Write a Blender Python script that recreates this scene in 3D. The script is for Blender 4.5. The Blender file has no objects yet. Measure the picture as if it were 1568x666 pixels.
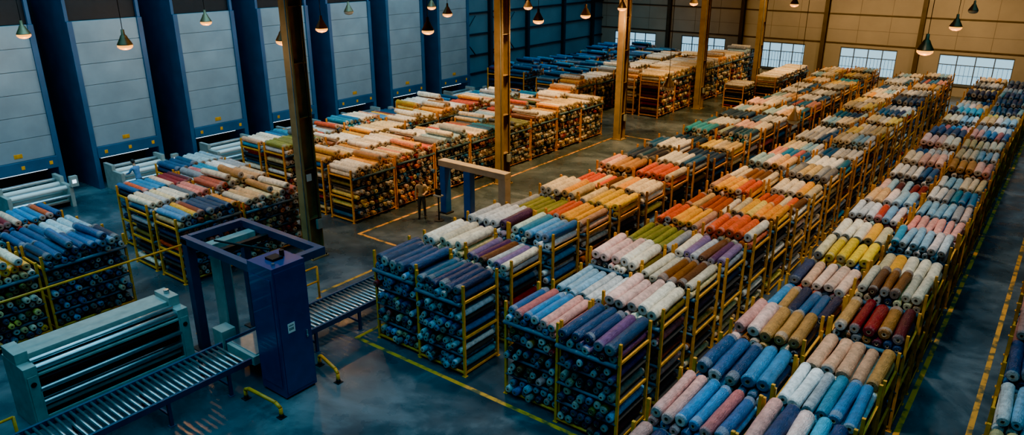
import bpy, bmesh, math, random
import numpy as np
from mathutils import Vector, Matrix
random.seed(7); rng=np.random.RandomState(7)
scene=bpy.context.scene
COL=scene.collection

# ---------------------------------------------------------------- colours
def lin(c):
    return c/12.92 if c<=0.04045 else ((c+0.055)/1.055)**2.4
def hx(s):
    return (lin(int(s[0:2],16)/255),lin(int(s[2:4],16)/255),lin(int(s[4:6],16)/255),1.0)
def sat(c,k=1.35,v=.95):
    l=.2126*c[0]+.7152*c[1]+.0722*c[2]
    return tuple(max(0.003,(l+(x-l)*k)*v) for x in c[:3])

# ---------------------------------------------------------------- materials
def mat(name,color,rough=0.5,metal=0.0,noise=0.0,nscale=8.0,bump=0.0,bscale=40.0,coat=0.0,emit=None,estr=0.0):
    m=bpy.data.materials.new(name); m.use_nodes=True
    nt=m.node_tree; b=nt.nodes['Principled BSDF']
    col=color if not isinstance(color,str) else hx(color)
    b.inputs['Base Color'].default_value=col
    b.inputs['Roughness'].default_value=rough
    b.inputs['Metallic'].default_value=metal
    b.inputs['Coat Weight'].default_value=coat
    tc=nt.nodes.new('ShaderNodeTexCoord')
    if noise>0:
        n=nt.nodes.new('ShaderNodeTexNoise'); n.inputs['Scale'].default_value=nscale; n.inputs['Detail'].default_value=5
        nt.links.new(tc.outputs['Object'],n.inputs['Vector'])
        r=nt.nodes.new('ShaderNodeMapRange'); r.inputs['From Min'].default_value=0.3; r.inputs['From Max'].default_value=0.7
        r.inputs['To Min'].default_value=1-noise; r.inputs['To Max'].default_value=1+noise
        nt.links.new(n.outputs['Fac'],r.inputs['Value'])
        mx=nt.nodes.new('ShaderNodeVectorMath'); mx.operation='SCALE'
        mx.inputs[0].default_value=col[:3]
        nt.links.new(r.outputs['Result'],mx.inputs['Scale'])
        nt.links.new(mx.outputs['Vector'],b.inputs['Base Color'])
    if emit is not None:
        b.inputs['Emission Color'].default_value=emit if not isinstance(emit,str) else hx(emit)
        b.inputs['Emission Strength'].default_value=estr
    return m

def fabric_mat():
    m=bpy.data.materials.new('fabric_rolls'); m.use_nodes=True
    nt=m.node_tree; b=nt.nodes['Principled BSDF']
    at=nt.nodes.new('ShaderNodeAttribute'); at.attribute_name='rollcol'
    tc=nt.nodes.new('ShaderNodeTexCoord')
    n=nt.nodes.new('ShaderNodeTexNoise'); n.inputs['Scale'].default_value=9; n.inputs['Detail'].default_value=6
    nt.links.new(tc.outputs['Object'],n.inputs['Vector'])
    r=nt.nodes.new('ShaderNodeMapRange'); r.inputs['From Min'].default_value=.3; r.inputs['From Max'].default_value=.7
    r.inputs['To Min'].default_value=.68; r.inputs['To Max'].default_value=1.3
    nt.links.new(n.outputs['Fac'],r.inputs['Value'])
    oi=nt.nodes.new('ShaderNodeObjectInfo')
    r2=nt.nodes.new('ShaderNodeMapRange'); r2.inputs['To Min'].default_value=.78; r2.inputs['To Max'].default_value=1.15
    nt.links.new(oi.outputs['Random'],r2.inputs['Value'])
    mu=nt.nodes.new('ShaderNodeMath'); mu.operation='MULTIPLY'
    nt.links.new(r.outputs['Result'],mu.inputs[0]); nt.links.new(r2.outputs['Result'],mu.inputs[1])
    s=nt.nodes.new('ShaderNodeVectorMath'); s.operation='SCALE'
    nt.links.new(at.outputs['Color'],s.inputs[0]); nt.links.new(mu.outputs[0],s.inputs['Scale'])
    nt.links.new(s.outputs['Vector'],b.inputs['Base Color'])
    b.inputs['Roughness'].default_value=.34
    mp=nt.nodes.new('ShaderNodeMapping'); mp.inputs['Scale'].default_value=(30,9,30)
    nt.links.new(tc.outputs['Object'],mp.inputs['Vector'])
    n2=nt.nodes.new('ShaderNodeTexNoise'); n2.inputs['Scale'].default_value=1.0; n2.inputs['Detail'].default_value=4; n2.inputs['Distortion'].default_value=1.5
    nt.links.new(mp.outputs['Vector'],n2.inputs['Vector'])
    bp=nt.nodes.new('ShaderNodeBump'); bp.inputs['Strength'].default_value=.75; bp.inputs['Distance'].default_value=.04
    nt.links.new(n2.outputs['Fac'],bp.inputs['Height']); nt.links.new(bp.outputs['Normal'],b.inputs['Normal'])
    return m

M_FAB=fabric_mat()
M_YEL=mat('yellow_steel','de9414',.45,0,.25,6)
M_TEAL=mat('blue_grey_bar','40647a',.5,0,.2,5)
M_WOOD=mat('rack_deck','2a2622',.8,0,.3,5)
M_BLUE=mat('blue_enamel','0a3a70',.36,0,.12,3,coat=.2)
M_PBLUE=mat('portal_blue','1c62b4',.4,0,.12,3)
M_BLUED=mat('blue_enamel_dark','0f3e5e',.45,0,.15,3)
M_TOWB=mat('tower_blue','234e70',.5,0,.15,1.2)
M_SHUT=mat('shutter_grey','8296a0',.5,.1,.14,.9)
M_SHUTL=mat('shutter_seam','4c6070',.6,0,.1,2)
M_STEEL=mat('roller_steel','b4bcc0',.28,.9,.15,6)
M_GREYM=mat('machine_grey','98a29c',.45,.1,.18,4)
M_DARK=mat('dark_steel','101418',.55,.2,.2,4)
M_COLM=mat('column_paint','967e54',.5,.1,.25,2.2)
M_WHITE=mat('white_label','e6e6e0',.5)
M_BLACK=mat('black_rubber','0b0b0c',.7)
M_ORAN=mat('portal_grey','b0a592',.5,0,.15,3)
M_WIN=mat('window_glass','88a8bc',.25,0,emit='90c6e2',estr=2.6)
M_FRAME=mat('window_frame','55606a',.5)
M_LAMPM=mat('lamp_shade','6a5436',.35,.5)
M_LAMPE=mat('lamp_glow','c87820',.4,emit=(1.0,.38,.045,1),estr=4.5)
M_TUBE=mat('tube_glow','e8f4ff',.4,emit='cfe8ff',estr=5)

def wall_mat(name,c1,c2,axis='Z',scale=3.2,seam=1.0):
    m=bpy.data.materials.new(name); m.use_nodes=True
    nt=m.node_tree; b=nt.nodes['Principled BSDF']
    tc=nt.nodes.new('ShaderNodeTexCoord')
    n=nt.nodes.new('ShaderNodeTexNoise'); n.inputs['Scale'].default_value=.5; n.inputs['Detail'].default_value=6
    nt.links.new(tc.outputs['Object'],n.inputs['Vector'])
    cr=nt.nodes.new('ShaderNodeValToRGB')
    cr.color_ramp.elements[0].position=.3; cr.color_ramp.elements[0].color=hx(c1)
    cr.color_ramp.elements[1].position=.7; cr.color_ramp.elements[1].color=hx(c2)
    nt.links.new(n.outputs['Fac'],cr.inputs['Fac']); nt.links.new(cr.outputs['Color'],b.inputs['Base Color'])
    w=nt.nodes.new('ShaderNodeTexWave'); w.bands_direction=axis; w.inputs['Scale'].default_value=scale; w.wave_profile='SAW'
    nt.links.new(tc.outputs['Object'],w.inputs['Vector'])
    bp=nt.nodes.new('ShaderNodeBump'); bp.inputs['Strength'].default_value=.3; bp.inputs['Distance'].default_value=.03
    nt.links.new(w.outputs['Fac'],bp.inputs['Height']); nt.links.new(bp.outputs['Normal'],b.inputs['Normal'])
    b.inputs['Roughness'].default_value=.6
    return m
M_WFAR=wall_mat('wall_panel_far','9c9788','aea898')
M_WLEFT=wall_mat('wall_panel_left','5a707e','688290')
M_WDARK=mat('wall_dark','182530',.8,0,.2,.5)

def floor_mat():
    m=bpy.data.materials.new('concrete_floor'); m.use_nodes=True
    nt=m.node_tree; b=nt.nodes['Principled BSDF']
    tc=nt.nodes.new('ShaderNodeTexCoord')
    n=nt.nodes.new('ShaderNodeTexNoise'); n.inputs['Scale'].default_value=.35; n.inputs['Detail'].default_value=9; n.inputs['Roughness'].default_value=.66; n.inputs['Distortion'].default_value=.5
    nt.links.new(tc.outputs['Object'],n.inputs['Vector'])
    cr=nt.nodes.new('ShaderNodeValToRGB')
    e=cr.color_ramp.elements
    e[0].position=.34; e[0].color=hx('233038'); e[1].position=.68; e[1].color=hx('66747c')
    k=e.new(.5); k.color=hx('384750')
    nt.links.new(n.outputs['Fac'],cr.inputs['Fac']); nt.links.new(cr.outputs['Color'],b.inputs['Base Color'])
    n2=nt.nodes.new('ShaderNodeTexNoise'); n2.inputs['Scale'].default_value=1.3; n2.inputs['Detail'].default_value=6
    nt.links.new(tc.outputs['Object'],n2.inputs['Vector'])
    r=nt.nodes.new('ShaderNodeMapRange'); r.inputs['From Min'].default_value=.3; r.inputs['From Max'].default_value=.7
    r.inputs['To Min'].default_value=.18; r.inputs['To Max'].default_value=.42
    nt.links.new(n2.outputs['Fac'],r.inputs['Value']); nt.links.new(r.outputs['Result'],b.inputs['Roughness'])
    return m
M_FLOOR=floor_mat()

def line_mat():
    m=mat('worn_yellow_line','c9921c',.6)
    nt=m.node_tree; b=nt.nodes['Principled BSDF']
    tc=nt.nodes.new('ShaderNodeTexCoord')
    n=nt.nodes.new('ShaderNodeTexNoise'); n.inputs['Scale'].default_value=3; n.inputs['Detail'].default_value=8
    nt.links.new(tc.outputs['Object'],n.inputs['Vector'])
    cr=nt.nodes.new('ShaderNodeValToRGB'); e=cr.color_ramp.elements
    e[0].position=.4; e[0].color=hx('54502f'); e[1].position=.54; e[1].color=hx('e0981a')
    nt.links.new(n.outputs['Fac'],cr.inputs['Fac']); nt.links.new(cr.outputs['Color'],b.inputs['Base Color'])
    return m
M_LINE=line_mat()

# ---------------------------------------------------------------- mesh builder
class MB:
    def __init__(s): s.v=[]; s.f=[]; s.m=[]; s.mats=[]; s.sm=[]
    def mi(s,m):
        if m not in s.mats: s.mats.append(m)
        return s.mats.index(m)
    def box(s,x0,y0,z0,x1,y1,z1,m,bev=0):
        b=len(s.v); i=s.mi(m)
        s.v+=[(x0,y0,z0),(x1,y0,z0),(x1,y1,z0),(x0,y1,z0),(x0,y0,z1),(x1,y0,z1),(x1,y1,z1),(x0,y1,z1)]
        for q in [(0,3,2,1),(4,5,6,7),(0,1,5,4),(1,2,6,5),(2,3,7,6),(3,0,4,7)]:
            s.f.append(tuple(b+k for k in q)); s.m.append(i); s.sm.append(False)
    def cyl(s,p,q,r,m,seg=10,r2=None,caps=True):
        p=Vector(p); q=Vector(q); r2=r if r2 is None else r2
        d=(q-p).normalized(); a=d.orthogonal().normalized(); c=d.cross(a)
        b=len(s.v); i=s.mi(m)
        for (o,rr) in ((p,r),(q,r2)):
            for k in range(seg):
                t=2*math.pi*k/seg
                s.v.append(tuple(o+(a*math.cos(t)+c*math.sin(t))*rr))
        for k in range(seg):
            k2=(k+1)%seg
            s.f.append((b+k,b+k2,b+seg+k2,b+seg+k)); s.m.append(i); s.sm.append(True)
        if caps:
            s.f.append(tuple(b+k for k in range(seg))[::-1]); s.m.append(i); s.sm.append(False)
            s.f.append(tuple(b+seg+k for k in range(seg))); s.m.append(i); s.sm.append(False)
    def lathe(s,prof,m,c=(0,0,0),seg=20):
        b=len(s.v); i=s.mi(m)
        for (r,z) in prof:
            for k in range(seg):
                t=2*math.pi*k/seg
                s.v.append((c[0]+r*math.cos(t),c[1]+r*math.sin(t),c[2]+z))
        for j in range(len(prof)-1):
            for k in range(seg):
                k2=(k+1)%seg
                s.f.append((b+j*seg+k,b+j*seg+k2,b+(j+1)*seg+k2,b+(j+1)*seg+k)); s.m.append(i); s.sm.append(True)
    def tube(s,pts,r,m,seg=8):
        for a,b in zip(pts[:-1],pts[1:]): s.cyl(a,b,r,m,seg)
    def mesh(s,name):
        me=bpy.data.meshes.new(name); me.from_pydata(s.v,[],s.f)
        for m in s.mats: me.materials.append(m)
        me.polygons.foreach_set('material_index',s.m)
        me.polygons.foreach_set('use_smooth',s.sm)
        me.update(); return me
    def obj(s,name,loc=(0,0,0),rot=0,bevel=0,parent=None):
        o=bpy.data.objects.new(name,s.mesh(name)); COL.objects.link(o)
        o.location=loc; o.rotation_euler=(0,0,rot)
        if bevel>0:
            md=o.modifiers.new('bevel','BEVEL'); md.width=bevel; md.segments=2; md.limit_method='ANGLE'
        if parent: o.parent=parent
        return o

# ---------------------------------------------------------------- room
XL,XR,YB,YF,ZC=-38.0,9.0,-8.0,64.0,12.2
b=MB(); b.box(XL-.3,YB-.3,-.2,XR+.3,YF+.3,0,M_FLOOR); b.obj('floor')
b=MB(); b.box(XL-.3,YB-.3,ZC,XR+.3,YF+.3,ZC+.2,M_WDARK); b.obj('ceiling')
b=MB(); b.box(XR,YB,0,XR+.2,YF,ZC,M_WDARK); b.obj('wall_right')
b=MB(); b.box(XL,YB-.2,0,XR,YB,ZC,M_WDARK); b.obj('wall_back')
b=MB(); b.box(XL-.2,YB,0,XL,41.2,ZC,M_WDARK); b.box(XL-.2,41.2,0,XL,YF,ZC,M_WLEFT); b.obj('wall_left')
WINS=[(-36.5,-32.1),(-29.5,-25.3),(-22.3,-18.4),(-15.6,-11.4),(-8.5,-3.7),(-1.2,3.2)]
ZS,ZT=.85,3.05
b=MB()
b.box(XL,YF,0,XR,YF+.2,ZS,M_WFAR); b.box(XL,YF,ZT,XR,YF+.2,ZC,M_WFAR)
xs=[XL]+[x for w in WINS for x in w]+[XR]
for k in range(0,len(xs),2): b.box(xs[k],YF,ZS,xs[k+1],YF+.2,ZT,M_WFAR)
b.obj('wall_far')
for i,(x0,x1) in enumerate(WINS):
    b=MB()
    b.box(x0,YF+.12,ZS,x1,YF+.14,ZT,M_WIN)
    n=4
    for k in range(n+1):
        x=x0+(x1-x0)*k/n; w=.06 if k in(0,n) else .035
        b.box(x-w,YF+.03,ZS,x+w,YF+.12,ZT,M_FRAME)
    for z,w in((ZS+.03,.05),(ZT-.05,.05),(ZS+1.45,.03),(ZS+.7,.012)): b.box(x0,YF+.04,z-w,x1,YF+.12,z+w,M_FRAME)
    for k in range(n*4):
        x=x0+(x1-x0)*k/(n*4); b.box(x-.01,YF+.06,ZS,x+.01,YF+.11,ZS+1.45,M_FRAME)
    b.box(x0-.1,YF-.08,ZS-.1,x1+.1,YF+.03,ZS,M_FRAME)
    b.obj('window_%d'%(i+1))
M_WST=mat('wall_steel','4e463a',.5,.1,.2,2)
M_SEAM=mat('wall_seam','7a7466',.6)
b=MB()
for x in (-30.8,-23.9,-17.0,-10.0,-2.6,4.4):
    b.box(x-.16,YF-.35,0,x+.16,YF-.3,ZC,M_WST); b.box(x-.02,YF-.3,0,x+.02,YF-.05,ZC,M_WST); b.box(x-.16,YF-.05,0,x+.16,YF,ZC,M_WST)
b.obj('trim_1')
b=MB()
for z in (3.35,5.6,7.8):
    b.box(XL,YF-.06,z-.05,XR,YF-.001,z+.05,M_WST)
for z in (4.4,): b.box(XL,YF-.012,z-.012,XR,YF-.001,z+.012,M_SEAM)
for k in range(20):
    x=XL+2.3*k+.5
    if x<XR: b.box(x-.012,YF-.02,3.4,x+.012,YF-.001,ZC,M_SEAM)
b.obj('trim_2')
b=MB()
for y in (41.4,46.5,51.5,57,62):
    b.box(XL,y-.15,0,XL+.3,y+.15,ZC,M_WDARK)
for z in (1.2,2.6,4.2,5.8,7.4): b.box(XL+.001,41.5,z-.06,XL+.1,YF,z+.06,M_WDARK)
for y in (43,48):
    b.cyl((XL+.2,y-1.4,2.6),(XL+.2,y+1.6,5.6),.04,M_WDARK); b.cyl((XL+.2,y+1.6,2.6),(XL+.2,y-1.4,5.6),.04,M_WDARK)
b.obj('trim_3')

# ---------------------------------------------------------------- floor markings
def line(x0,y0,x1,y1):
    b=MB(); b.box(x0,y0,0.0005,x1,y1,.004,M_LINE); b.obj('floor_marking_line')
W=.12
line(-14.8,12.0-W,-5.6,12.0)
line(-14.8,12.0,-14.68,58)
line(-1.62,8,-1.5,58)
line(-17.97,13.2,-17.85,37.5)
line(-20.97,17.4,-20.85,37.8)
line(-20.9,37.8,-14.8,37.92)
line(-20.85,17.4,-17.97,17.52)
line(-.3,8,-.18,58)

# ---------------------------------------------------------------- steel columns
def column(y,x=-20.5,name='steel_column',sign=False):
    b=MB(); h=ZC; w=.24; d=.27
    b.box(-w,-d,0,w,-d+.035,h,M_COLM); b.box(-w,d-.035,0,w,d,h,M_COLM); b.box(-.015,-d+.035,0,.015,d-.035,h,M_COLM)
    b.box(-.34,-.36,0,.34,.36,.04,M_COLM)
    for sx in(-.28,.28):
        for sy in(-.3,.3): b.cyl((sx,sy,.04),(sx,sy,.1),.025,M_DARK,6)
    for z in np.arange(1.5,h,1.8): b.box(.015,-d+.035,z,w,d-.035,z+.02,M_COLM)
    b.cyl((.16,-d-.04,.4),(.16,-d-.04,h),.022,M_GREYM,8)
    b.cyl((w+.03,.12,1.3),(w+.03,.12,h),.02,M_DARK,8)
    b.box(w-.02,.02,1.1,w+.1,.2,1.45,M_GREYM)
    if sign: b.box(w,-.2,2.9,w+.015,.0,3.15,M_WHITE)
    b.obj(name,(x,y,0))
for i,y in enumerate((15.0,26.0,37.0,48.0,59.0)): column(y,sign=(i==0))

# ---------------------------------------------------------------- door towers (left wall)
def tower(y):
    b=MB(); x0=XL+.02; xf=-34.8; w=3.25; h=7.5
    b.box(x0,0,0,xf,.14,h+1.2,M_TOWB); b.box(x0,w-.14,0,xf,w,h+1.2,M_TOWB)
    b.box(x0,.14,1.4,xf-.2,w-.14,h,M_BLUED)
    b.box(x0,.14,h,xf-.15,w-.14,h+1.2,M_DARK)
    b.box(xf,0,0,xf+.12,.22,h,M_TOWB); b.box(xf,w-.22,0,xf+.12,w,h,M_TOWB)
    z=1.95; n=6; sh=(h-z)/n
    for k in range(n):
        b.box(xf-.1,.2,z+k*sh+.01,xf+.03,w-.2,z+(k+1)*sh-.01,M_SHUT)
    b.box(xf-.12,.2,z,xf-.09,w-.2,h,M_SHUTL)
    b.box(xf-.05,.2,1.45,xf+.16,w-.2,1.95,M_TOWB)
    for k in (.5,1.6,2.7): b.box(xf+.16,k,1.62,xf+.175,k+.14,1.78,M_YEL)
    b.box(xf+.03,w*.45,2.1,xf+.045,w*.55,2.28,M_YEL)
    b.box(x0,.14,0,xf-1.6,w-.14,1.4,M_DARK)
    b.box(xf-.5,.5,1.3,xf-.35,w-.5,1.36,M_TUBE)
    b.obj('stenter_door_tower',(0,y,0),bevel=.012)
    m=MB(); xa,xb=-34.7,-33.1
    for yy in (.35,w-.55):
        m.box(xa,yy,0,xb,yy+.15,.95,M_GREYM); m.box(xa,yy,.95,xb-.8,yy+.15,1.2,M_GREYM)
    for k,(xx,zz,r) in enumerate(((-34.4,1.0,.09),(-34.1,.85,.11),(-33.75,.78,.09),(-33.4,.82,.1),(-33.2,.5,.08),(-34.0,.5,.12),(-33.6,.4,.09))):
        m.cyl((xx,.5,zz),(xx,w-.55,zz),r,M_STEEL if k not in(1,3,5) else M_WHITE,12)
    m.box(xa,.5,.2,xb-.2,w-.55,.26,M_GREYM)
    m.box(xb-.05,w-.5,.9,xb+.15,w-.2,1.35,M_GREYM); m.box(xb+.15,w-.44,1.05,xb+.16,w-.28,1.2,M_TUBE)
    m.obj('fabric_feed_machine',(0,y,0),bevel=.01)
for y in (4.8,9.4,13.95,18.7,23.3,27.9,32.4,37.0): tower(y)

# ---------------------------------------------------------------- fabric roll racks
PAL={k:[sat(hx(c)) for c in v.split()] for k,v in {
 'cream':'efe4d0 e4d4b0 f6efe0 d9c49a e8dcc6','denim':'204c74 366898 183658 4680a8 6aa0cc 244c6c',
 'navy':'0c203a 123256 183854 14263e 123e60','teal':'20809a 42a8c4 c0d8e0 145c78 dce6ea 2a74a0',
 'orange':'dc7a2c eca038 b8542a f4ba50 8c4424 e0bc8c','yellow':'f4b42a f0cc54 dca838 f6e6b4 f4d88c cca050',
 'pink':'d08c84 e0a8a4 b87070 ecc8c0 d4a098','grey':'80868c a4aab0 5c646a c8cacc e4e4e2',
 'purple':'482e4c 60466a 302a46 766486 9c90a0','maroon':'741c26 982c2c 481620 ac3e32 1e3250',
 'olive':'60683a 40522f 7e814a 32442f b0a46c','brown':'7a4e32 9c6e48 b08860 5a3a2a ccac88',
 'pastel':'acccde e6d4ce c4d8ca eceeee 9cc2da 86b2d2','salmon':'cc6248 bc6a58 dc9880 e8c4b0 cca48c',
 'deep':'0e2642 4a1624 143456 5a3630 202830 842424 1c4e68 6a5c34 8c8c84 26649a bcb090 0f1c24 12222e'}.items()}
def pal(*names):
    r=[]
    for n in names: r+=PAL[n]
    return r
SEG=12
RINGS=[(-1,.05,.20),(-1,.0,.22),(-1,-.004,.36),(-1,0.0,.82),(-1,.045,1.0),(0,-.36,1),(0,-.1,1),(0,.16,1),(0,.4,1),(1,-.045,1.0),(1,0.0,.82),(1,.004,.36),(1,0,.22),(1,-.05,.20)]
NR=len(RINGS)
ANG=np.linspace(0,2*np.pi,SEG,endpoint=False); CA,SA=np.cos(ANG),np.sin(ANG)
TF=[]
for j in range(NR-1):
    for k in range(SEG):
        k2=(k+1)%SEG; TF.append((j*SEG+k,(j+1)*SEG+k,(j+1)*SEG+k2,j*SEG+k2))
TF=np.array(TF)
def build_rolls(rolls,rs):
    """rolls: list of (x,y,z,r,len,yaw,color,endcolor)"""
    V=[];F=[];C=[];S=[]
    off=0
    for (x,y,z,r,L,yaw,c,e) in rolls:
        P=np.zeros((NR,SEG,3)); h=L/2
        jit=1+rs.uniform(-.06,.06,NR)
        sagx=rs.uniform(-.012,.012)
        ph=rs.uniform(0,6.28); sq=rs.uniform(0,.08)
        for j,(en,o,rf) in enumerate(RINGS):
            yy = (-h+o) if en==-1 else ((h+o) if en==1 else o*L)
            rr=r*rf*(jit[j] if rf==1 else 1)*(1+sq*np.cos(2*ANG+ph))
            P[j,:,0]=rr*CA+sagx*(1-abs(yy)/h); P[j,:,1]=yy; P[j,:,2]=rr*SA
        P=P.reshape(-1,3)
        cy,sy=math.cos(yaw),math.sin(yaw)
        X=P[:,0]*cy-P[:,1]*sy+x; Y=P[:,0]*sy+P[:,1]*cy+y; Z=P[:,2]+z
        V.append(np.stack([X,Y,Z],1)); F.append(TF+off); 
        c=np.array(c); e=np.array(e)
        cols=np.ones(((NR-1)*SEG,4)); 
        wrap=rs.rand()<.3
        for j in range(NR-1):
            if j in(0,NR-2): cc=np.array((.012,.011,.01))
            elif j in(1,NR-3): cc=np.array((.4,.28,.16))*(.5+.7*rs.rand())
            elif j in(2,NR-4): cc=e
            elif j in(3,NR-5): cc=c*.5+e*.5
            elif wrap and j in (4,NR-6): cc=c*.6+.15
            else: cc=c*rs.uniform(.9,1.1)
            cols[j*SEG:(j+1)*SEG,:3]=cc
        C.append(cols)
        sm=np.ones((NR-1)*SEG,bool); sm[:3*SEG]=False; sm[-3*SEG:]=False
        S.append(sm)
        off+=NR*SEG
    return np.concatenate(V),np.concatenate(F),np.concatenate(C),np.concatenate(S)

def rack_mesh(name,palette,W=1.5,L=1.58,seed=0,levels=5,H=2.12,topr=None,low=None,posts=True,ptop=2.6,crossmess=.0):
    rs=np.random.RandomState(seed)
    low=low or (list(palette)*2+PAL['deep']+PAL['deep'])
    rolls=[]
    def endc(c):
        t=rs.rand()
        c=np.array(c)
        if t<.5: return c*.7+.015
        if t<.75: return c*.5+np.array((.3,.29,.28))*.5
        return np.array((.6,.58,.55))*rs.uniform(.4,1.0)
    shelf=[.14+i*(H-.14)/(levels-1) for i in range(levels)]
    gap=shelf[1]-shelf[0]
    for li,z0 in enumerate(shelf):
        top=li==levels-1
        r=rs.uniform(.09,.104); n=int((W-.02)/(2*r)); sp=(W-2*r-.01)/(n-1)
        rowc=low[rs.randint(len(low))]
        if top:
            zz=z0+r
            for k in range(n):
                c=palette[rs.randint(len(palette))] if rs.rand()<.6 else low[rs.randint(len(low))]
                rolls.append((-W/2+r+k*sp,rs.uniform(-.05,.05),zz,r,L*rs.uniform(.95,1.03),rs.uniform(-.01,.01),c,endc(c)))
            nt=int(W/ (2*(topr or rs.uniform(.112,.138)))); rt=W/nt/2*.98
            cur=palette[rs.randint(len(palette))]
            for k in range(nt):
                if rs.rand()<.55: cur=palette[rs.randint(len(palette))]
                c=np.array(cur)*rs.uniform(.8,1.15)
                rr=rt*rs.uniform(.86,1.0)
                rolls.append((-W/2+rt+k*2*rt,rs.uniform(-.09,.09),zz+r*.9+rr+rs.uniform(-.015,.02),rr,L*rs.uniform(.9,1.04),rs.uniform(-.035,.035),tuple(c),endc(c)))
            if rs.rand()<crossmess:
                for q in range(rs.randint(1,4)):
                    c=palette[rs.randint(len(palette))]
                    rolls.append((rs.uniform(-W*.35,W*.35),rs.uniform(-.1,.1),zz+r*.9+2*rt+rt*.8,rt*.92,L*rs.uniform(.95,1.05),rs.uniform(-.08,.08),c,endc(c)))
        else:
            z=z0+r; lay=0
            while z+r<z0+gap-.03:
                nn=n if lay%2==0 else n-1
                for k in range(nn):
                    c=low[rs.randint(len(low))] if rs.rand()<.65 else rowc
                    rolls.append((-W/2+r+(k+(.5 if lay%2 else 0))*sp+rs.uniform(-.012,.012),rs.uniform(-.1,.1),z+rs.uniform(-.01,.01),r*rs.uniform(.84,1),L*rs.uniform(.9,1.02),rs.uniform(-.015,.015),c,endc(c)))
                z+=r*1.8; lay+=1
    V,F,C,S=build_rolls(rolls,rs)
    b=MB(); b.mi(M_FAB)
    px=W/2+.045; py=L/2-.12; t=.032
    for sx in(-1,1):
        for sy in(-1,1):
            b.box(sx*px-t,sy*py-t,0,sx*px+t,sy*py+t,ptop,M_YEL)
            b.box(sx*px-.06,sy*py-.06,0,sx*px+.06,sy*py+.06,.012,M_YEL)
        for z in (shelf[0]-.05,shelf[2]-.03,shelf[-1]-.01):
            b.box(sx*px-.022,-py,z-.03,sx*px+.022,py,z+.03,M_YEL)
    for z in shelf:
        for sy in(-1,1):
            b.cyl((-px,sy*(py+.0),z-.045),(px,sy*(py+.0),z-.045),.038,M_TEAL if z!=shelf[0] else M_YEL,8)
        b.box(-px,-py+.05,z-.03,px,py-.05,z-.012,M_WOOD)
    for sy in(-1,1): b.cyl((-px+.02,sy*(L/2-.02),shelf[-1]-.03),(px-.02,sy*(L/2-.02),shelf[-1]-.03),.055,M_TEAL,10)
    nv=len(V); fr_v=np.array(b.v); 
    verts=np.concatenate([V,fr_v]); 
    faces=[tuple(f) for f in F.tolist()]+[tuple(q+nv for q in f) for f in b.f]
    me=bpy.data.meshes.new(name); me.from_pydata(verts.tolist(),[],faces)
    for m in b.mats: me.materials.append(m)
    me.polygons.foreach_set('material_index',[0]*len(F)+b.m)
    me.polygons.foreach_set('use_smooth',S.tolist()+b.sm)
    at=me.attributes.new('rollcol','FLOAT_COLOR','FACE')
    cc=np.ones((len(faces),4),dtype=np.float32); cc[:len(F)]=C
    at.data.foreach_set('color',cc.ravel())
    me.update()
    return me

VAR={}
def variant(key,pals,seed,**kw):
    k=(key,seed)
    if k not in VAR: VAR[k]=rack_mesh('fabric_roll_rack_'+key,pal(*pals),seed=seed*31+sum(map(ord,key)),**kw)
    return VAR[k]
def place(me,x,y,rot=0,zs=1.0,name='fabric_roll_rack'):
    o=bpy.data.objects.new(name,me); COL.objects.link(o)
    o.location=(x,y,0); o.rotation_euler=(0,0,rot); o.scale=(1,1,zs)
    return o
P={'dn':('denim','denim','navy'),'d':('denim',),'n':('navy','navy','navy','purple','denim'),'cw':('cream',),'mc':('cream','purple','grey'),'ol':('olive','brown','grey'),
 'tw':('teal','pastel','denim','navy'),'pg':('purple','grey','brown','cream'),'bw':('denim','teal','denim','pastel'),'or':('orange','salmon','brown','cream'),'yc':('yellow','cream'),
 'oy':('orange','yellow','cream'),'bb':('denim','brown','pink','teal'),'tp':('teal','grey','pastel','pink'),'pc':('pink','cream','grey'),'bp':('brown','pink'),
 'sa':('salmon','pink','orange','cream'),'gp':('grey','pink','cream'),'by':('brown','cream','yellow'),'ma':('maroon','brown'),'mb':('maroon','denim','salmon'),
 'db':('denim','teal','pink'),'gt':('grey','pastel','teal'),'sb':('salmon','brown','cream'),'bo':('denim','brown','orange','navy'),
 'pp':('pastel','teal','grey'),'ps':('pastel','brown','cream'),'pr':('maroon','pink','pastel','salmon'),'gc':('grey','cream','pastel'),
 'mx':('cream','orange','denim','salmon','teal'),'nd':('navy','denim','grey')}
cols=[-13.42,-11.77,-8.87,-7.2,-4.15,-2.53]
ROW={0:['dn','cw','mc','ol','yc','or','bp','nd','nd','dn','tw','pp'],
     1:['tw','pg','bw','or','yc','yc','sa','nd','d','by','bw','gp'],
     2:['bb','tp','gp','ol','or','oy','or','by','ps','bb','gc','nd'],
     3:['n','gp','by','pg','sa','oy','or','yc','gp','pp','nd','gc'],
     4:['bb','dn','bp','bo','mb','yc','yc','pr','ps','pr','nd','gp'],
     5:['db','gt','sb','ma','by','yc','gt','tp','pp','gt','gc','bp']}
rr=random.Random(3)
farpick=['gc','ps','cw','pp','nd','gp','by','bw','dn','yc','tw','bb','nd','pc','gc']
for ci,x in enumerate(cols):
    y0={0:12.35,1:12.3,2:12.35,3:12.1,4:10.6,5:10.6}[ci]+.67
    seq=ROW[ci]
    n=int((58.3-y0)/1.95)
    start=-1 if ci>=4 else 0
    for i in range(start,n):
        y=y0+i*1.95
        key=seq[i] if 0<=i<len(seq) else (rr.choice(farpick) if i>0 else ['db','ma'][ci-4])
        me=variant(key,P[key],(ci+i)%2 if i<9 else 0)
        place(me,x+rr.uniform(-.02,.02),y+rr.uniform(-.05,.05),rr.choice((0,math.pi)) ,rr.uniform(.9,1.05))
for i in range(10):
    key=['cw','gc','d','bb','gp'][i%5]
    place(variant(key,P[key],0),.86,13+i*1.95,0,1.0)

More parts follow.
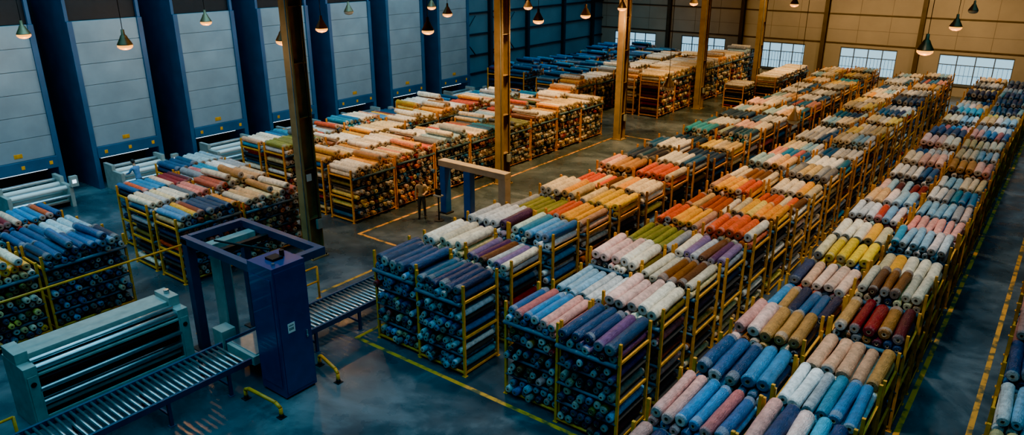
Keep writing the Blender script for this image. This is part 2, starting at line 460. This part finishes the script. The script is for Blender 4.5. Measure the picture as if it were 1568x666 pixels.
# left block: rolls across (ends face the aisle)
def placeL(key,seed,x,y,zs=1.0,cm=.7):
    me=variant('L'+key,P[key],seed,W=2.2,crossmess=cm,H=1.95,ptop=2.3,levels=5)
    place(me,x,y,math.pi/2 if rr.random()<.5 else -math.pi/2,zs)
LX=[-22.6,-24.35,-26.9,-28.65]
front=[ # x,y,key
 (-22.6,.6,'nd'),(-22.6,3.1,'nd'),(-22.6,5.6,'by'),(-22.6,8.05,'dn'),(-24.4,3.1,'nd'),(-24.4,5.6,'tw'),(-24.4,8.05,'bw'),(-26.9,5.6,'d'),(-26.9,8.05,'mb'),
 (-22.6,12.0,'bo'),(-22.6,14.45,'sb'),(-24.4,12.0,'pc'),(-24.4,14.45,'sb'),(-26.4,12.6,'mb'),(-26.6,15.1,'tp'),(-28.35,15.1,'bw')]
for i,(x,y,k) in enumerate(front): placeL(k,0,x,y,rr.uniform(.92,1.05))
kk=['by','mx','yc','or','ol','cw','gc','by']
for xi,x in enumerate(LX):
    for i in range(8):
        y=19.25+i*2.42
        if y>37: break
        k=kk[(i*3+xi*2)%len(kk)] if xi<3 else rr.choice(['mx','nd','by','bo'])
        placeL(k,(i+xi)%2,x,y,rr.uniform(.86,1.1))
for xi,x in enumerate([-22.0,-23.8,-26.2,-28.0,-30.4,-32.2]):
    for i in range(8):
        y=44.6+i*2.42
        if xi>=2: y-=3.4
        if y>60: break
        k=rr.choice(['cw','yc','by','gc']) if xi<3 else rr.choice(['nd','dn','nd','n','bb'])
        placeL(k,0,x,y,rr.uniform(.95,1.15) if xi>0 else 1.2)
placeL('cw',0,-18.6,50.6,.7); 
for i in range(3): placeL('cw',0,-17.1,52.5+i*2.42,.9)

# ---------------------------------------------------------------- roller conveyor
def conveyor(y0,y1,x0=-16.3,x1=-15.0,z=.72):
    b=MB()
    for x in(x0,x1):
        b.box(x-.035,y0,z-.12,x+.035,y1,z+.03,M_BLUED)
    y=y0+.08
    while y<y1-.05:
        b.cyl((x0+.035,y,z-.02),(x1-.035,y,z-.02),.038,M_STEEL,10); y+=.15
    y=y0+.3
    while y<y1:
        for x in(x0,x1): b.box(x-.03,y-.04,0,x+.03,y+.04,z-.12,M_BLUED); b.box(x-.07,y-.07,0,x+.07,y+.07,.012,M_BLUED)
        b.box(x0,y-.025,.25,x1,y+.025,.31,M_BLUED)
        y+=1.55
    b.obj('roller_conveyor')
conveyor(1.6,8.75); conveyor(10.45,14.3)
b=MB(); b.box(-16.25,8.85,.45,-15.05,10.35,.7,M_GREYM); b.box(-16.2,8.95,.7,-15.1,10.25,.73,M_STEEL)
b.box(-15.9,9.2,0,-15.4,10.0,.45,M_DARK); b.box(-16.3,8.85,.38,-16.25,10.35,.78,M_BLUED)
b.obj('lift_table',bevel=.01)

# ---------------------------------------------------------------- gantry with control cabinet
b=MB()
cx0,cx1,cy0,cy1,H=-14.68,-13.72,8.8,9.72,3.5
b.box(cx0,cy0,.06,cx1,cy1,H,M_BLUE); b.box(cx0+.04,cy0+.04,0,cx1-.04,cy1-.04,.06,M_DARK)
b.box(cx1,cy0+.05,.15,cx1+.015,cy1-.05,H-.12,M_BLUE)
b.box(cx1+.015,cy0+.25,1.75,cx1+.022,cy0+.45,2.0,M_WHITE)
for i in range(4):
    for j in range(4):
        if (i*3+j*5)%3!=1: b.box(cx1+.022,cy0+.28+i*.035,1.82+j*.035,cx1+.025,cy0+.305+i*.035,1.845+j*.035,M_BLACK)
b.cyl((cx1+.02,cy1-.16,1.5),(cx1+.06,cy1-.16,1.5),.03,M_STEEL,8); b.box(cx1+.015,cy1-.18,1.45,cx1+.05,cy1-.14,1.65,M_STEEL)
b.box(cx0+.1,cy0-.012,.3,cx1-.1,cy0,H-.3,M_BLUE)
b.box(cx0+.3,cy0+.3,H,cx0+.6,cy0+.6,H+.06,M_DARK); b.cyl((cx0+.45,cy1-.25,H),(cx0+.45,cy1-.25,H+.16),.06,M_DARK,12)
b.cyl((cx1-.2,cy0+.2,H),(cx1-.2,cy0+.2,H+.05),.04,M_STEEL,10)
b.box(-17.75,8.85,0,-17.5,9.08,3.3,M_BLUED); b.box(-17.45,9.4,0,-17.0,9.72,3.1,M_GREYM); b.box(-17.75,10.5,0,-17.55,10.7,3.3,M_BLUED)
b.box(-17.0,9.45,.3,-16.97,9.67,2.9,M_SHUTL)
b.box(-17.75,8.85,3.15,cx0,9.02,3.35,M_BLUED); b.box(-17.75,10.53,3.15,cx0+.5,10.7,3.35,M_BLUED)
b.box(-17.75,9.05,3.15,-17.58,10.53,3.35,M_BLUED); b.box(cx0+.3,9.7,3.15,cx0+.5,10.53,3.35,M_BLUED)
b.box(-17.2,9.05,3.05,-16.9,10.5,3.2,M_GREYM); b.box(-16.5,9.0,3.1,-16.35,10.55,3.22,M_DARK)
b.cyl((-16.9,9.3,3.3),(-15.2,9.8,3.3),.03,M_BLACK,8)
for (x,y) in((-17.65,8.95),(-17.65,10.6),(-17.25,9.55)): b.box(x-.28,y-.2,0,x+.28,y+.2,.03,M_DARK)
b.box(-16.95,8.9,.0,-16.5,9.3,.9,M_GREYM)
b.obj('wrapping_gantry_with_cabinet',bevel=.015)

def hoop(p,q,h=.34,name='yellow_bumper_hoop'):
    b=MB(); p=Vector(p); q=Vector(q); d=(q-p)
    pts=[p+Vector((0,0,0)),p+Vector((0,0,h*.75)),p+d*.12+Vector((0,0,h)),p+d*.88+Vector((0,0,h)),q+Vector((0,0,h*.75)),q]
    b.tube([tuple(t) for t in pts],.045,M_YEL,10)
    for t in(p,q): b.cyl(tuple(t),(t.x,t.y,.1),.055,M_BLACK,10); b.box(t.x-.09,t.y-.09,0,t.x+.09,t.y+.09,.015,M_DARK)
    b.obj(name)
hoop((-14.6,8.25,0),(-13.25,8.3,0)); hoop((-14.4,10.35,0),(-13.35,10.1,0))
def rail(pts,h,name='yellow_guard_rail'):
    b=MB()
    for p in pts: b.cyl((p[0],p[1],0),(p[0],p[1],h),.035,M_YEL,8); b.box(p[0]-.08,p[1]-.08,0,p[0]+.08,p[1]+.08,.015,M_YEL)
    for z in(h,h*.55): b.tube([(p[0],p[1],z) for p in pts],.03,M_YEL,8)
    b.obj(name)
rail([(-17.6,11.0,0),(-17.6,12.9,0)],1.1)
rail([(-18.2,10.9,0),(-17.75,11.0,0)],1.8)
rail([(-16.55,1.5,0),(-16.55,4.0,0)],1.0)
b=MB(); b.cyl((-18.5,-1,2.8),(-18.5,9.4,2.8),.03,M_YEL,8)
for y in (-.9,9.35): b.cyl((-18.5,y,0),(-18.5,y,2.8),.035,M_YEL,8); b.box(-18.6,y-.1,0,-18.4,y+.1,.015,M_YEL)
b.obj('yellow_cable_rail')

# ---------------------------------------------------------------- fabric winding machine
b=MB(); x0,x1,y0,y1=-18.4,-17.2,4.55,8.45
for y in(y0,y1-.28):
    b.box(x0,y,0,x1,y+.28,1.62,M_GREYM); b.box(x0+.12,y,1.62,x1-.35,y+.28,1.88,M_GREYM)
    b.box(x1,y+.04,.2,x1+.02,y+.24,1.4,M_GREYM)
    b.cyl((x1+.02,y+.14,1.2),(x1+.05,y+.14,1.2),.06,M_DARK,12)
b.box(x0+.05,y0+.28,1.55,x1-.45,y1-.28,1.75,M_GREYM)
b.box(x0+.02,y0+.28,.35,x0+.1,y1-.28,1.55,M_DARK)
for (x,z,r,m) in((x1-.12,1.5,.09,M_STEEL),(x1-.3,1.62,.07,M_STEEL),(x1-.08,1.22,.06,M_DARK),(x1-.28,1.2,.13,M_DARK),(x1-.06,.98,.07,M_STEEL),(x1-.3,.8,.16,M_DARK),(x1-.08,.62,.08,M_STEEL),(x1-.2,.4,.07,M_GREYM),(x0+.3,1.2,.1,M_STEEL)):
    b.cyl((x,y0+.25,z),(x,y1-.25,z),r,m,16)
b.box(x1-.08,y0+.28,1.34,x1,y1-.28,1.4,M_GREYM); b.box(x1-.05,y0+.28,.14,x1,y1-.28,.3,M_GREYM)
b.box(x0+.2,y0+.28,0.06,x1-.1,y1-.28,.12,M_DARK)
b.cyl((x0+.5,y1-.14,1.88),(x0+.5,y1-.14,1.98),.07,M_STEEL,12)
b.obj('fabric_winding_machine',bevel=.015)

# ---------------------------------------------------------------- scanner portal in aisle
b=MB(); y=21.2
b.box(-20.05,y,0,-19.75,y+.35,2.05,M_PBLUE); b.box(-20.1,y-.02,2.05,-16.6,y+.38,2.3,M_ORAN)
b.box(-16.95,y,0,-16.6,y+.35,2.05,M_ORAN); b.box(-18.75,y+.0,0,-18.4,y+.3,2.05,M_PBLUE)
b.box(-20.15,y-.05,0,-19.65,y+.4,.05,M_DARK); b.box(-18.85,y-.05,0,-18.3,y+.4,.05,M_DARK); b.box(-17.05,y-.05,0,-16.5,y+.4,.05,M_DARK)
b.obj('scanner_portal',bevel=.015)
b=MB(); b.cyl((0,0,.03),(0,0,1.05),.03,M_DARK,8); b.cyl((0,0,0),(0,0,.03),.2,M_DARK,14); b.box(-.18,-.12,1.05,.18,.12,1.1,M_GREYM); b.box(-.15,-.02,1.1,.15,.02,1.35,M_DARK)
b.obj('control_stand',(-19.45,20.45,0))

# ---------------------------------------------------------------- pendant lamps
def pendant(x,y,z,on=True,r=.24):
    b=MB()
    b.cyl((0,0,.42),(0,0,ZC-z-.002),.012,M_BLACK,6)
    b.lathe([(.0,.46),(.05,.46),(.06,.3),(.1,.26),(r*.55,.18),(r*.8,.08),(r,-.01),(r*1.04,-.03),(r*1.0,-.035),(r*.75,.06),(.05,.2)],M_LAMPM)
    b.lathe([(r*.98,-.03),(r*.97,-.1),(r*.7,-.16),(r*.35,-.19),(0,-.2)],M_LAMPE if on else M_GREYM)
    b.obj('pendant_lamp',(x,y,z))
    if on:
        l=bpy.data.lights.new('pendant_bulb','POINT'); l.energy=300; l.color=(1,.5,.15); l.shadow_soft_size=.1
        o=bpy.data.objects.new('pendant_bulb',l); COL.objects.link(o); o.location=(x,y,z-.75)
for (x,y,z,on) in [(-21.9,15.6,7.5,1),(-24.2,19.1,7.5,1),(-25,11.7,7.5,1),(-31.2,11,7.5,1),(-30.5,17.9,7.5,1),(-20.3,21.1,7.5,1),(-19.4,27.2,7.5,1),(-19.2,30.8,7.5,1),
    (-20.1,35.9,7.5,1),(-18.7,41.9,7.5,1),(-13.7,44.5,7.5,1),(-3.9,26.2,7.5,1),(-4.3,35.2,7.5,1),(-4.9,45.3,7.5,0),(-25,27.4,7.5,1),(-29.8,25.3,7.5,0),(-28.8,30.3,7.5,1),(-24.6,33.5,7.5,1),
    (-12.6,26.5,5.4,0),(-8.4,29.0,4.2,0)]:
    pendant(x,y,z,bool(on))

# ---------------------------------------------------------------- people
def person(name,loc,rot,shirt,trou,hairc,arms,lean=0.0,cap=None,feet=0.0,headyaw=0.0,headpitch=0.0):
    root=bpy.data.objects.new(name,None); COL.objects.link(root); root.location=loc; root.rotation_euler=(0,0,rot)
    skin=mat(name+'_skin','c09070',.5); sh=mat(name+'_shirt',shirt,.8,0,.2,10); tr=mat(name+'_trousers',trou,.8,0,.2,10); shoe=M_BLACK; hr=mat(name+'_hair',hairc,.7); lip=mat(name+'_lips','7a4038',.5)
    L=lambda z: -lean*max(0,z-.95)
    def grow(V,E,R,lv=2):
        me=bpy.data.meshes.new('t'); me.from_pydata(V,E,[]); o=bpy.data.objects.new('t',me); COL.objects.link(o)
        md=o.modifiers.new('s','SKIN'); md.branch_smoothing=.6; sv=me.skin_vertices[0].data
        for i,r in enumerate(R): sv[i].radius=r
        sv[0].use_root=True; md.use_smooth_shade=True
        ss=o.modifiers.new('ss','SUBSURF'); ss.levels=lv
        dg=bpy.context.evaluated_depsgraph_get(); dg.update()
        m2=bpy.data.meshes.new_from_object(o.evaluated_get(dg)); bpy.data.objects.remove(o); m2.materials.clear()
        return m2
    V=[];E=[];R=[]
    def av(p,r,par=None):
        V.append(tuple(p)); R.append(r if isinstance(r,tuple) else (r,r))
        if par is not None: E.append((par,len(V)-1))
        return len(V)-1
    pel=av((0,0,.97),(.155,.115)); w=av((0,L(1.1),1.1),(.145,.105),pel); c1=av((0,L(1.25),1.25),(.17,.12),w); ch=av((0,L(1.37),1.37),(.175,.115),c1); nb=av((0,L(1.46)+.005,1.455),(.09,.075),ch); nk=av((0,L(1.52),1.51),(.06,.06),nb); av((0,L(1.6),1.6),(.056,.056),nk)
    wr=[]
    for s in(-1,1):
        fy=s*feet
        h=av((s*.085,0,.88),(.1,.1),pel); av_t=av((s*.098,-.01+fy*.3,.68),(.09,.09),h); k=av((s*.105,-.02+fy*.6,.49),(.066,.066),av_t); cf=av((s*.11,.015+fy*.8,.34),(.064,.064),k); a=av((s*.115,.03+fy,.1),(.045,.045),cf)
        hl=av((s*.118,.03+fy,.05),(.045,.045),a); bl=av((s*.128,-.08+fy,.04),(.046,.036),hl); av((s*.132,-.17+fy,.035),(.04,.028),bl)
        shd=av((s*.165,L(1.42),1.415),(.072,.072),ch)
        el,wp,fd=arms[0 if s<0 else 1]
        P0=Vector(V[shd]); P1=Vector((s*el[0],el[1]+L(1.3),el[2])); P2=Vector((s*wp[0],wp[1]+L(1.3),wp[2]))
        m1=av(P0.lerp(P1,.5),.056,shd); e=av(P1,.046,m1); m3=av(P1.lerp(P2,.4),.044,e); ww=av(P2,.031,m3)
        wr.append((P2,s,Vector((s*fd[0],fd[1],fd[2])).normalized(),(P2-P1).normalized()))
    m2=grow(V,E,R)
    bm=bmesh.new(); bm.from_mesh(m2)
    for z in(.085,.965,1.5): bmesh.ops.bisect_plane(bm,geom=bm.verts[:]+bm.edges[:]+bm.faces[:],plane_co=(0,0,z),plane_no=(0,0,1))
    bm.to_mesh(m2); bm.free()
    for m in(skin,sh,tr,shoe): m2.materials.append(m)
    for p in m2.polygons:
        c=p.center; p.use_smooth=True
        hand=any((c-w_).dot(f_)>-.01 and (c-w_).length<.1 for w_,_,_,f_ in wr)
        if c.z<.085: p.material_index=3
        elif c.z<.965 and abs(c.x)<.195: p.material_index=2
        elif hand or c.z>1.5: p.material_index=0
        else: p.material_index=1
    o=bpy.data.objects.new('body',m2); COL.objects.link(o); o.parent=root
    for (base,s,d,fa) in wr:
        V=[];E=[];R=[]
        up=Vector((0,0,1))
        if abs(d.z)>.7: pn=Vector((-s,0,0)); side=d.cross(pn).normalized(); nrm=-pn
        else: side=d.cross(up).normalized(); nrm=side.cross(d).normalized()
        rr_=av(base-fa*.05,(.03,.026)); r0=av(base,(.029,.022),rr_); pm=av(base+d*.045,(.036,.016),r0); kn=av(base+d*.085,(.04,.014),pm)
        for q,ln in((-1.5,.06),(-.5,.076),(.5,.072),(1.5,.056)):
            a0=av(base+d*.095+side*q*.02,.0105,kn); a1=av(base+d*(.095+ln*.5)+side*q*.0215-nrm*.006,.0092,a0); av(base+d*(.09+ln)+side*q*.0215-nrm*.024,.0078,a1)
        fs=-1 if s*side.dot(Vector((1,0,0)))>0 or side.y>0.5 else 1
        t0=av(base+d*.03+side*fs*.035,.013,pm); t1=av(base+d*.06+side*fs*.058-nrm*.006,.0108,t0); av(base+d*.088+side*fs*.064-nrm*.014,.0092,t1)
        hm=grow(V,E,R,1); hm.materials.append(skin)
        ho=bpy.data.objects.new('hand',hm); COL.objects.link(ho); ho.parent=root
    def head_mesh(nm,fn,mats,idx):
        bm=bmesh.new(); bmesh.ops.create_uvsphere(bm,u_segments=28,v_segments=20,radius=1)
        for v in bm.verts: v.co=fn(v.co.copy())
        me=bpy.data.meshes.new(nm); bm.to_mesh(me); bm.free()
        for m in mats: me.materials.append(m)
        for p in me.polygons: p.use_smooth=True; p.material_index=idx(p.center)
        return me
    def hf(v):
        x,y,z=v
        p=Vector((x*.077,y*.096,z*.118))
        if z<0: 
            k=1+.42*z; p.x*=max(.5,k); 
            if y<0: p.y*=1-.06*(-z)
            else: p.y*=1+.55*z
        g=math.exp(-((x/.2)**2+((z+.12)/.2)**2)) if y<0 else 0
        p.y-=.02*g
        g=sum(math.exp(-(((x-s*.4)/.17)**2+((z-.05)/.1)**2)) for s in(-1,1)) if y<0 else 0
        p.y+=.008*g
        g=math.exp(-((x/.3)**2+((z+.88)/.2)**2)) if y<0 else 0
        p.y-=.012*g
        return p
    hm=head_mesh('head',hf,[skin,lip],lambda c:1 if (c.y<-.05 and abs(c.x)<.024 and -.068<c.z<-.052) else 0)
    ho=bpy.data.objects.new('head',hm); COL.objects.link(ho); ho.parent=root; ho.location=(0,L(1.66)-.012,1.665); ho.rotation_euler=(headpitch,0,headyaw)
    def hr_f(v):
        x,y,z=v
        p=Vector((x*.084,y*.104+.004,z*.126+.004))
        cut=.034 if y<-.35 else (.0 if y<.1 else -.05)
        if p.z<cut: p=Vector((p.x*.86,p.y*.86,cut))
        return p
    hh=head_mesh('hair',hr_f,[hr],lambda c:0); h2=bpy.data.objects.new('hair',hh); COL.objects.link(h2); h2.parent=ho
    def blobs(nm,cs,sc,m):
        bm=bmesh.new()
        for c in cs:
            r=bmesh.ops.create_uvsphere(bm,u_segments=12,v_segments=8,radius=1)
            for v in r['verts']: v.co=Vector((c[0]+v.co.x*sc[0],c[1]+v.co.y*sc[1],c[2]+v.co.z*sc[2]))
        me=bpy.data.meshes.new(nm); bm.to_mesh(me); bm.free(); me.materials.append(m)
        eo=bpy.data.objects.new(nm,me); COL.objects.link(eo); eo.parent=ho
    blobs('ears',[(-.077,.008,-.004),(.077,.008,-.004)],(.011,.019,.03),skin)
    blobs('eyes',[(-.03,-.083,.008),(.03,-.083,.008)],(.011,.006,.006),M_BLACK)
    if cap: blobs('cap_brim',[(0,-.1,.045)],(.065,.075,.008),hr)
    return root
down=((.225,.0,1.14),(.235,-.05,.9),(0,-.12,-1)); fwdp=((.225,.0,1.15),(.15,-.24,1.13),(-.25,-1,.05)); reach=((.22,-.18,1.2),(.19,-.42,1.12),(0,-1,-.2))
person('warehouse_worker',(-20.2,20.25,0),math.radians(40),'d0aa74','54504a','4a3826',(down,fwdp),cap=True,feet=.03,headpitch=.15)
person('machine_operator',(-31.85,14.5,0),math.radians(-75),'4f80b0','2a3450','14100e',(reach,reach),lean=.3,headpitch=.3)
person('machine_operator',(-31.9,26.0,0),math.radians(-70),'4474a0','1e2834','14100e',(reach,down),lean=.15,headpitch=.2)

# ---------------------------------------------------------------- lights
def area(name,loc,size,size_y,power,color,rot=(0,0,0),spread=2.1):
    l=bpy.data.lights.new(name,'AREA'); l.shape='RECTANGLE'; l.size=size; l.size_y=size_y; l.energy=power; l.color=color; l.spread=spread
    o=bpy.data.objects.new(name,l); COL.objects.link(o); o.location=loc; o.rotation_euler=rot; return o
def spot(name,loc,power,color,angle=82,blend=1.0,target=None):
    b=MB(); b.lathe([(.0,.5),(.12,.5),(.15,.3),(.3,.05),(.34,0)],M_LAMPM); b.cyl((0,0,.5),(0,0,ZC-loc[2]-.022),.03,M_DARK,8)
    f=b.obj('added_spot_housing',(loc[0],loc[1],loc[2]+.02))  # unseen housing, added to go with each added spot
    l=bpy.data.lights.new(name,'SPOT'); l.energy=power; l.color=color; l.spot_size=math.radians(angle); l.spot_blend=blend; l.shadow_soft_size=.35
    o=bpy.data.objects.new(name,l); COL.objects.link(o); o.parent=f; o.location=(0,0,-.04)
    if target:
        o.rotation_euler=(Vector(target)-Vector(loc)).to_track_quat('-Z','Y').to_euler()
    return o
warm=(1,.57,.21); soft=(1,.88,.74); cool=(.18,.7,1.0)
for (x,y,p) in ((-18,24,12500),(-19,33,12500),(-11.5,22,6500),(-11,29,8500),(-12,38,8500),(-18,43,13000),(-26,47,6500),(-9,48,8500),(-17,55,13000),(-6,57,7500),(-27,57,4500),(-25,23,8500),(-26,33,7500),(-5,30,3500),(-24,14,2400)):
    spot('added_warm_spot',(x,y,11.2),p,warm)  # unseen spots added under the roof to carry the warm glow
for (x,y,p) in ((-12,15,3900),(-5,14.5,4600),(-4,23,4200),(-3,42,3800),(-23,7,1700)):
    spot('neutral_fill_spot',(x,y,11.2),p,soft)  # unseen spots added as neutral fill over the racks
for (x,p) in ((-27,700),(-18,4200),(-10,5600),(-3,3800)):
    spot('added_wall_wash',(x,56,10.6),p,warm,90,.9,(x,64,3))  # unseen warm spots added to brighten the far wall
area('cool_fill_area',(-31,16,11.9),9,36,2000,cool)  # these area lights are cool fill added under the closed ceiling
area('cool_fill_area',(-27.5,20,11.7),2,40,2400,cool,(0,math.radians(48),0),2.4)  # tilted cool fill, added to light the tower fronts
area('cool_fill_area',(-9,6,11.9),22,12,1700,cool)
area('cool_fill_area',(-2,34,11.9),8,44,1100,cool)
area('cool_fill_area',(-24,6,11.9),10,12,1000,cool)
area('cool_fill_area',(-33,50,11.9),8,20,1300,cool)
w=bpy.data.worlds.new('world'); scene.world=w; w.use_nodes=True
w.node_tree.nodes['Background'].inputs[0].default_value=(.1,.25,.5,1); w.node_tree.nodes['Background'].inputs[1].default_value=.3

# ---------------------------------------------------------------- camera
cam=bpy.data.cameras.new('camera'); cam.lens=25.71; cam.sensor_width=36; cam.clip_end=300
co=bpy.data.objects.new('camera',cam); COL.objects.link(co); co.location=(0,0,10.4)
co.rotation_euler=(math.radians(69.9),0,math.radians(37.5))
scene.camera=co
try: scene.view_settings.look='AgX - Punchy'
except Exception as e: print(e)
